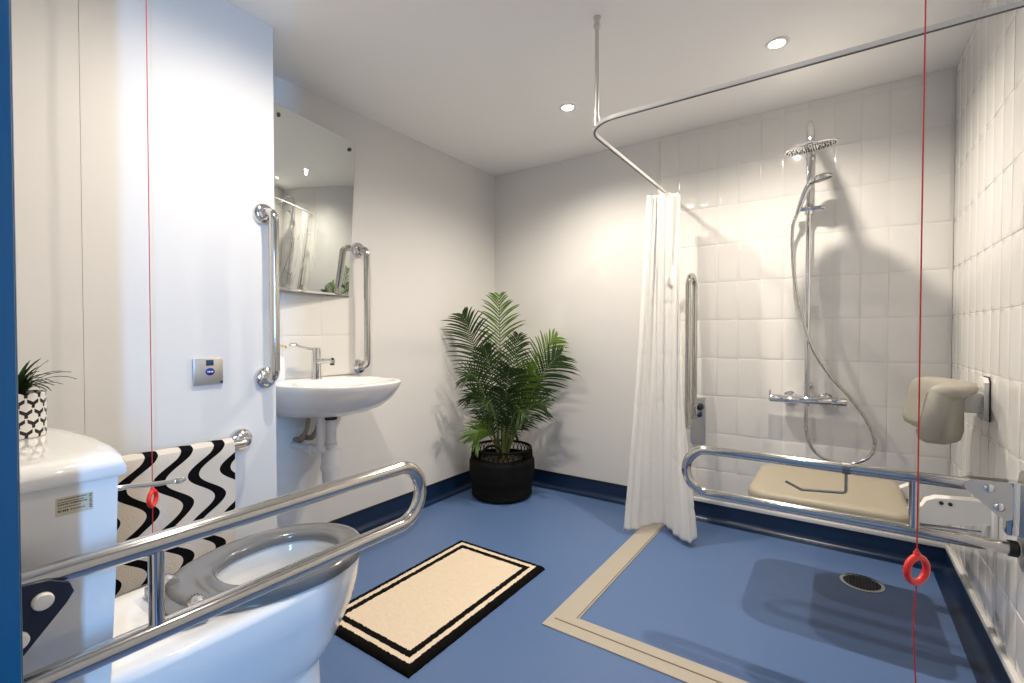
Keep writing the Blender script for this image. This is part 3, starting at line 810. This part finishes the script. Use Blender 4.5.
# ------------------------------------------------------------------ small plant on the cistern
CX_, CY_, CZ_ = -1.285, .196, .865
pl = Thing('potted_plant', 'small grassy plant in a black and white patterned pot on the cistern lid', 'plant', (CX_, CY_, CZ_))
bm = BM(); PR, PH = .047, .085
prof = [(.044, 0), (.0465, .002), (PR, .006), (PR, PH-.002), (PR-.002, PH), (PR-.005, PH), (PR-.006, PH-.02)]
lathe(bm, prof, (CX_, CY_, CZ_), n=64)
pl.part('pot', bm, M['potpattern'], uvf=lambda c: (math.atan2(c.y-CY_, c.x-CX_)*.0497, c.z-CZ_))
bm = BM(); lathe(bm, [(.040, PH-.018), (.04, PH-.012), (.01, PH-.008)], (CX_, CY_, CZ_), n=24); pl.part('soil', bm, M['soil'])
rnd = random.Random(11)
for k in range(48):
    a = rnd.uniform(0, 2*PI) if k > 11 else rnd.uniform(-.4, 1.3); L = rnd.uniform(.055, .095); lean = rnd.uniform(.35, 1.15) if k > 3 else rnd.uniform(.8, 1.1)
    d = Vector((math.cos(a), math.sin(a), 0)); b0 = Vector((CX_, CY_, CZ_+PH-.012))+d*rnd.uniform(.0, .018)
    bm = BM(); prev = None; side = Vector((-d.y, d.x, 0))
    for i in range(9):
        q = i/8; th = lean*q*1.25
        p = b0+d*L*(math.sin(lean*.35+th*.75)*q*.85)+Vector((0, 0, L*q*math.cos(lean*.25+th*.75)))
        p.y = max(p.y, YN+.005)
        w = .0062*(1-q)**.6*(1 if q < 1 else 0)
        cur = [bm.verts.new(p-side*max(w, .0002)), bm.verts.new(p+Vector((0, 0, -.0012))), bm.verts.new(p+side*max(w, .0002))]
        if prev:
            bm.faces.new((prev[0], prev[1], cur[1], cur[0])); bm.faces.new((prev[1], prev[2], cur[2], cur[1]))
        prev = cur
    pl.part('leaf', bm, M['leafspike'], angle=180)

# ------------------------------------------------------------------ curtain rail and curtain
RZ, RLX, RLY = 1.836, -.790, 1.605
cr = Thing('curtain_rail', 'slim L-shaped shower curtain rail hung from the ceiling by a rod', 'curtain rail', (RLX, RLY, RZ))
path = fillet([(XR, RLY, RZ), (RLX, RLY, RZ), (RLX, YB, RZ)], .13, 16)
bm = BM(); hw, hh = .006, .007; rings = []
pts = [Vector(p) for p in path]
for i, p in enumerate(pts):
    tg = (pts[min(i+1, len(pts)-1)]-pts[max(i-1, 0)]).normalized(); s = Vector((-tg.y, tg.x, 0))
    rings.append([p+s*hw+UP*hh, p-s*hw+UP*hh, p-s*hw-UP*hh*.8, p-s*hw*.4-UP*hh, p-s*hw*.3-UP*hh*.2, p+s*hw*.3-UP*hh*.2, p+s*hw*.4-UP*hh, p+s*hw-UP*hh*.8])
loft(bm, rings); cr.part('track', bm, M['whiteplastic'], angle=50)
bm = BM(); rings = []
for i, p in enumerate(pts):
    tg = (pts[min(i+1, len(pts)-1)]-pts[max(i-1, 0)]).normalized(); s = Vector((-tg.y, tg.x, 0))
    rings.append([p+s*hw*.6-UP*(hh+.001), p-s*hw*.6-UP*(hh+.001), p-s*hw*.6-UP*(hh*.75), p+s*hw*.6-UP*(hh*.75)])
loft(bm, rings); cr.part('track_slot', bm, M['darkmetal'], 'dark slot along the underside', smooth=False)
RX_, RY_ = RLX+.13-.13*.7071, RLY+.13-.13*.7071
bm = BM(); tube(bm, [(RX_, RY_, RZ+.01), (RX_, RY_, ZC-.005)], .0075, 14); lathe(bm, [(.012, -.012), (.012, .02)], (RX_, RY_, RZ+.012), n=16); cr.part('ceiling_rod', bm, M['brushed'], 'grey hanging rod')
bm = BM(); lathe(bm, [(.014, 0), (.014, -.006), (.010, -.012), (.010, -.026), (.013, -.030), (.013, -.040), (.008, -.044)], (RX_, RY_, ZC), n=20); cr.part('rod_cap', bm, M['brushed'])
bm = BM(); box(bm, RLX-.02, RLX+.02, YB-.012, YB, RZ-.02, RZ+.02, .003); cr.part('wall_bracket', bm, M['whiteplastic'])

def curtain():
    bm = BM(); zt, zb = RZ-.026, .026
    top = [(-.856, 2.515), (-.815, 2.55), (-.775, 2.525), (-.712, 2.57), (-.735, 2.605), (-.80, 2.595), (-.845, 2.63), (-.78, 2.64), (-.735, 2.665)]
    hem = [(-.922, 2.372), (-.870, 2.440), (-.775, 2.535), (-.690, 2.475), (-.602, 2.415), (-.588, 2.50), (-.690, 2.60), (-.800, 2.585), (-.700, 2.68)]
    P0 = smooth_path([(x, y, 0) for x, y in top], 18); P1 = smooth_path([(x, y, 0) for x, y in hem], 18)
    nv = 150; g = []; nu = len(P0)-1
    crease = [.33, .48, .63, .79, .92]
    for i in range(nu+1):
        row = []; t = i/nu
        for j in range(nv+1):
            q = j/nv; b = q**1.25
            p = P0[i].lerp(P1[i], b)
            d = (P0[min(i+1, nu)].lerp(P1[min(i+1, nu)], b)-P0[max(i-1, 0)].lerp(P1[max(i-1, 0)], b)).normalized(); n = Vector((-d.y, d.x, 0))
            off = .0075*math.sin(t*95+2.2*math.sin(2.4*q+.5))*(1-.35*q)+.004*math.sin(t*41+7*q)
            for c in crease: off += .0035*math.exp(-((q-c-.004*math.sin(t*20+c*30))/.006)**2)*(.5+.5*math.sin(t*33+c*50))
            p = p+n*off
            z = zt+(zb-zt)*q+.018*b*max(0, 1-abs(t-.25)/.13)+.04*b*max(0, 1-abs(t-.62)/.1)-.004*abs(math.sin(t*PI*8))*(1-q)
            row.append(bm.verts.new((p.x, p.y, z)))
        g.append(row)
    for i in range(nu):
        for j in range(nv): bm.faces.new((g[i][j], g[i+1][j], g[i+1][j+1], g[i][j+1]))
    bmesh.ops.recalc_face_normals(bm, faces=bm.faces[:])
    bmesh.ops.solidify(bm, geom=bm.faces[:], thickness=.0012)
    c = Thing('shower_curtain', 'white fabric shower curtain gathered at the back wall end of its rail', 'shower curtain', (RLX, 2.58, zt))
    c.part('cloth', bm, M['curtain'], angle=180)
    for k in range(7):
        y = 2.50+k*.027
        bm = BM(); tube(bm, [Vector((RLX, y, RZ-.020))+Vector((0, math.cos(a)*.006, math.sin(a)*.011)) for a in [2*PI*m/12 for m in range(12)]], .0016, 6, closed=True)
        c.part('glider', bm, M['whiteplastic'])
curtain()

# ------------------------------------------------------------------ shower set
HX, HY = -.130, 2.785
sh = Thing('shower', 'chrome thermostatic shower column with rain head and hand shower on the tiled back wall', 'shower', (HX, YB, .70))
bm = BM(); hd = Vector((-.108, 2.40, 1.862))
tube(bm, fillet([(HX, HY, .735), (HX, HY, 1.985)], .05, 8), .0128, 18); rp = sh.part('riser_pipe', bm, M['chrome'])
bm = BM(); tube(bm, smooth_path([(HX, HY, 1.97), (HX, HY, 2.02), (HX+.001, HY-.012, 2.05), (HX+.004, HY-.06, 2.060), (HX+.010, HY-.18, 2.035), (HX+.015, HY-.29, 1.985), (hd.x, hd.y+.030, 1.925), (hd.x, hd.y+.004, 1.895), (hd.x, hd.y, 1.870)], 6), .0145, 16)
lathe(bm, [(.016, 1.955), (.016, 1.975)], (HX, HY, 0), n=20); sh.part('arm', bm, M['chrome'], 'curved overhead arm')
tilt = Matrix.Rotation(math.radians(5), 4, RT) @ Matrix.Rotation(math.radians(-9), 4, FW)
bm = BM(); lathe(bm, [(.018, .022), (.022, .011), (.06, .0065), (.100, .003), (.102, -.001), (.101, -.005), (.096, -.006)], (0, 0, 0), n=56)
for v in bm.verts: v.co = hd+(tilt @ v.co)
M['satinchrome'] = simple('softly_polished_chrome', (.80, .80, .80, 1), .10, 1)
rh = sh.part('rain_head', bm, M['satinchrome'], 'round flat rain head')
bm = BM()
for ring, cnt in ((.018, 6), (.036, 12), (.054, 18), (.072, 24), (.089, 30)):
    for k in range(cnt):
        a = 2*PI*k/cnt; s0 = len(bm.verts)
        vv = lathe(bm, [(.0028, -.0055), (.0025, -.0075), (.0014, -.0085)], (ring*math.cos(a), ring*math.sin(a), 0), n=8)
        for r in vv:
            for v in r: v.co = hd+(tilt @ v.co)
sh.part('nozzles', bm, M['darkmetal'], 'dark rubber nozzles', parent=rh)
for z in (1.955, .80):
    bm = BM(); lathe(bm, [(.020, 0), (.020, -.005), (.010, -.010), (.010, -.055)], (HX, YB-.0105, z), 'y', 20); sh.part('wall_bracket', bm, M['chrome'])
# slider and hand shower
bm = BM(); lathe(bm, [(.020, 1.655), (.022, 1.66), (.022, 1.70), (.020, 1.705)], (HX, HY, 0), n=20)
tube(bm, [(HX-.05, HY-.012, 1.685), (HX+.055, HY-.012, 1.680)], .0115, 12); lathe(bm, [(.013, 0), (.015, .012), (.011, .016)], (HX+.052, HY-.012, 1.680), 'x', 16)
sh.part('slider', bm, M['chrome'])
hs0 = Vector((-.178, HY-.035, 1.660)); hs1 = Vector((-.128, HY-.080, 1.778))
bm = BM(); tube(bm, smooth_path([hs0, hs0.lerp(hs1, .45)+Vector((-.003, 0, 0)), hs1, hs1+Vector((.03, -.012, .018))], 6), lambda t: .0095+.003*math.sin(PI*t)+.002*t, 14)
hc = Vector((-.078, HY-.100, 1.800)); dn = Vector((.22, .12, -.97)).normalized()
fa = dn.cross(Vector((1, 0, 0))).normalized(); fb = dn.cross(fa)
lathe(bm, [(.02, -.018), (.042, -.012), (.052, -.002), (.052, .006), (.048, .009)], hc, (fa, fb, dn), 32); hsp = sh.part('hand_shower', bm, M['chrome'])
bm = BM(); lathe(bm, [(.044, .0085), (.042, .0105), (.01, .011)], hc, (fa, fb, dn), 28); sh.part('spray_face', bm, M['darkmetal'], 'dark spray face', parent=hsp)
# hose, hanging in a loop down to the mixer
bm = BM(); hp = [tuple(hs0), (-.196, HY-.03, 1.60), (-.198, HY-.02, 1.487), (-.186, HY-.015, 1.33), (-.160, HY-.028, 1.18), (-.110, HY-.042, 1.00), (-.035, HY-.030, .862), (.040, HY-.012, .765), (.104, HY-.005, .665), (.142, HY, .565), (.125, HY, .485), (.05, HY, .438), (-.03, HY, .440), (-.095, HY, .478), (-.128, HY, .56), (-.133, HY, .65), (-.133, HY, .71)]
tube(bm, smooth_path(hp, 12), lambda t: .0080+.0007*math.sin(t*900), 10); sh.part('hose', bm, M['steel'], 'long looping metal hose')
# mixer bar
bm = BM(); lathe(bm, [(.018, -.165), (.021, -.160), (.021, -.105), (.019, -.103), (.0205, -.10), (.0205, .10), (.019, .103), (.021, .105), (.021, .160), (.018, .165)], (HX, HY-.005, .732), 'x', 28)
for s in (-1, 1): lathe(bm, [(.032, 0), (.032, -.006), (.019, -.012), (.017, -.05)], (HX+s*.075, YB-.0105, .735), 'y', 24)
mb = sh.part('mixer_bar', bm, M['chrome'])
bm = BM(); box(bm, HX-.166, HX-.158, HY-.012, HY+.002, .74, .775, .002); sh.part('temperature_lever', bm, M['chrome'], parent=mb)
bm = BM(); lathe(bm, [(.013, .700), (.013, .72)], (-.133, HY, 0), n=18); sh.part('hose_nut', bm, M['chrome'], parent=mb)

# ------------------------------------------------------------------ fold-down shower seat
def rrect(x0, x1, y0, y1, r, n=8):
    pts = []
    for cx, cy, a0, rr in ((x1-r[0], y1-r[0], 0, r[0]), (x0+r[1], y1-r[1], PI/2, r[1]), (x0+r[2], y0+r[2], PI, r[2]), (x1-r[3], y0+r[3], 1.5*PI, r[3])):
        for k in range(n+1): pts.append((cx+rr*math.cos(a0+k*PI/2/n), cy+rr*math.sin(a0+k*PI/2/n)))
    return pts
seat_t = Thing('shower_bench', 'beige moulded fold-down shower seat fixed to the tiled right wall', 'shower seat', (XR, 2.2, .40))
bm = BM(); S = (-.292, .208, 1.985, 2.47)
def sr(d, z): return [Vector((x, y, z)) for x, y in rrect(S[0]+d, S[1]-d, S[2]+d, S[3]-d, [max(.01, q-d) for q in (.05, .09, .09, .05)])]
loft(bm, [sr(.05, .405), sr(.02, .408), sr(.004, .420), sr(0, .435), sr(.001, .452), sr(.008, .463), sr(.022, .468), sr(.06, .4665), sr(.12, .464)])
seat_t.part('seat', bm, M['beigeplastic'], angle=60)
for yy in (2.10, 2.38):
    bm = BM(); prism(bm, [(.20, .425), (.27, .430), (XR-.012, .455), (XR-.012, .525), (.36, .527), (.27, .518), (.245, .505), (.235, .485), (.20, .462)], 'y', yy-.022, yy+.022, .005)
    ar = seat_t.part('arm', bm, M['whiteplastic'], 'white plastic arm')
    bm = BM()
    for dx in (0, .022): lathe(bm, [(.006, 0), (.006, -.003), (.004, -.004)], (.282+dx, yy-.022, .505), 'y', 14)
    seat_t.part('screw', bm, M['darkmetal'], parent=ar)
    bm = BM(); tube(bm, [(.12, yy, .405), (XR-.03, yy, .420)], .009, 12); seat_t.part('stay', bm, M['chrome'], 'chrome stay')
    bm = BM(); box(bm, XR-.012, XR, yy-.05, yy+.05, .385, .545, .004); seat_t.part('wall_plate', bm, M['whiteplastic'])

# back rest
BYc = 2.215
br = Thing('back_rest', 'grey curved padded back rest fixed to the tiled right wall above the seat', 'back rest', (XR, BYc, .72))
bm = BM(); N = 24; rings = []
SEC = [(.065, .085), (.060, .098), (.030, .103), (.0, .104), (-.030, .098), (-.042, .082), (-.050, .035), (-.060, -.02), (-.071, -.068), (-.067, -.092), (-.045, -.105), (.0, -.106), (.024, -.096), (.030, -.07), (.030, .0), (.032, .052), (.040, .066), (.062, .072)]
for i in range(N+1):
    t = -1+2*i/N; y = BYc+.205*t
    off = .055*(1-t*t); k_ = 1 if abs(t) < .9 else (.975 if abs(t) < .99 else .88)   # hollow towards the sitter
    rings.append([Vector((.268+off+px*k_*.95, y, .803+pz*k_*.93)) for px, pz in SEC])
loft(bm, rings); br.part('pad', bm, M['pad'], angle=70)
bm = BM(); box(bm, .340, XR-.014, BYc-.030, BYc+.030, .795, .862, .004); ba = br.part('arm', bm, M['whiteplastic'], 'cream plastic arm')
bm = BM(); prism(bm, [(BYc-.045, .775), (BYc+.045, .775), (BYc+.045, .90), (BYc+.03, .915), (BYc-.03, .915), (BYc-.045, .90)], 'x', XR-.016, XR-.003, .003)
br.part('wall_plate', bm, M['whiteplastic'])
bm = BM(); prism(bm, [(BYc-.048, .772), (BYc+.048, .772), (BYc+.048, .902), (BYc+.032, .918), (BYc-.032, .918), (BYc-.048, .902)], 'x', XR-.004, XR); br.part('backing_gasket', bm, M['rubber'], 'black gasket')

# ------------------------------------------------------------------ floor drain
dr = Thing('floor_drain', 'round metal grated drain set in the blue shower floor', 'drain', (.09, 2.49, 0))
bm = BM(); lathe(bm, [(.078, .0), (.078, .003), (.066, .004), (.064, .0015)], (.09, 2.49, 0), n=48, cap0=False, cap1=False); dr.part('rim', bm, M['steel'])
bm = BM(); lathe(bm, [(.065, .0006), (.065, .0012)], (.09, 2.49, 0), n=40); dr.part('well', bm, M['rubber'], 'black recess')
bm = BM()
for k in range(-5, 6):
    y = .0112*k; h = math.sqrt(max(0, .064**2-y*y)); box(bm, .09-h, .09+h, 2.49+y-.0022, 2.49+y+.0022, .0012, .004); box(bm, .09+y-.0022, .09+y+.0022, 2.49-h, 2.49+h, .0012, .0038)
dr.part('grate', bm, M['darkmetal'], smooth=False)

# ------------------------------------------------------------------ daylight through the doorway, camera
w = bpy.data.worlds.new('World'); sc.world = w; w.use_nodes = True
w.node_tree.nodes['Background'].inputs['Color'].default_value = (.45, .68, 1, 1)
w.node_tree.nodes['Background'].inputs['Strength'].default_value = .45
L = bpy.data.lights.new('corridor_window_daylight', 'AREA'); L.shape = 'RECTANGLE'; L.size = .05; L.size_y = 1.2
L.energy = 58; L.color = (.22, .52, 1)
lo = bpy.data.objects.new('corridor_window_daylight', L); COL.objects.link(lo)
lo.location = (1.55, -.665, 1.45)
lo.rotation_euler = (Vector((-1.3, .45, .95))-lo.location).to_track_quat('-Z', 'Y').to_euler()

F, YAW, PIT, CYP = 472.95, 34.666, .9845, 342.55
cam = bpy.data.cameras.new('camera'); co = bpy.data.objects.new('camera', cam); COL.objects.link(co)
cam.sensor_width = 36; cam.lens = 36*F/1024; cam.clip_start = .01
cam.shift_y = (CYP-341.5)/1024
co.location = (0, 0, EYE); co.rotation_euler = (math.radians(90-PIT), 0, math.radians(YAW))
sc.camera = co

vs_ = sc.view_settings
vs_.view_transform = 'Standard'; vs_.look = 'None'; vs_.gamma = 1; vs_.use_curve_mapping = False; vs_.exposure = -0.10
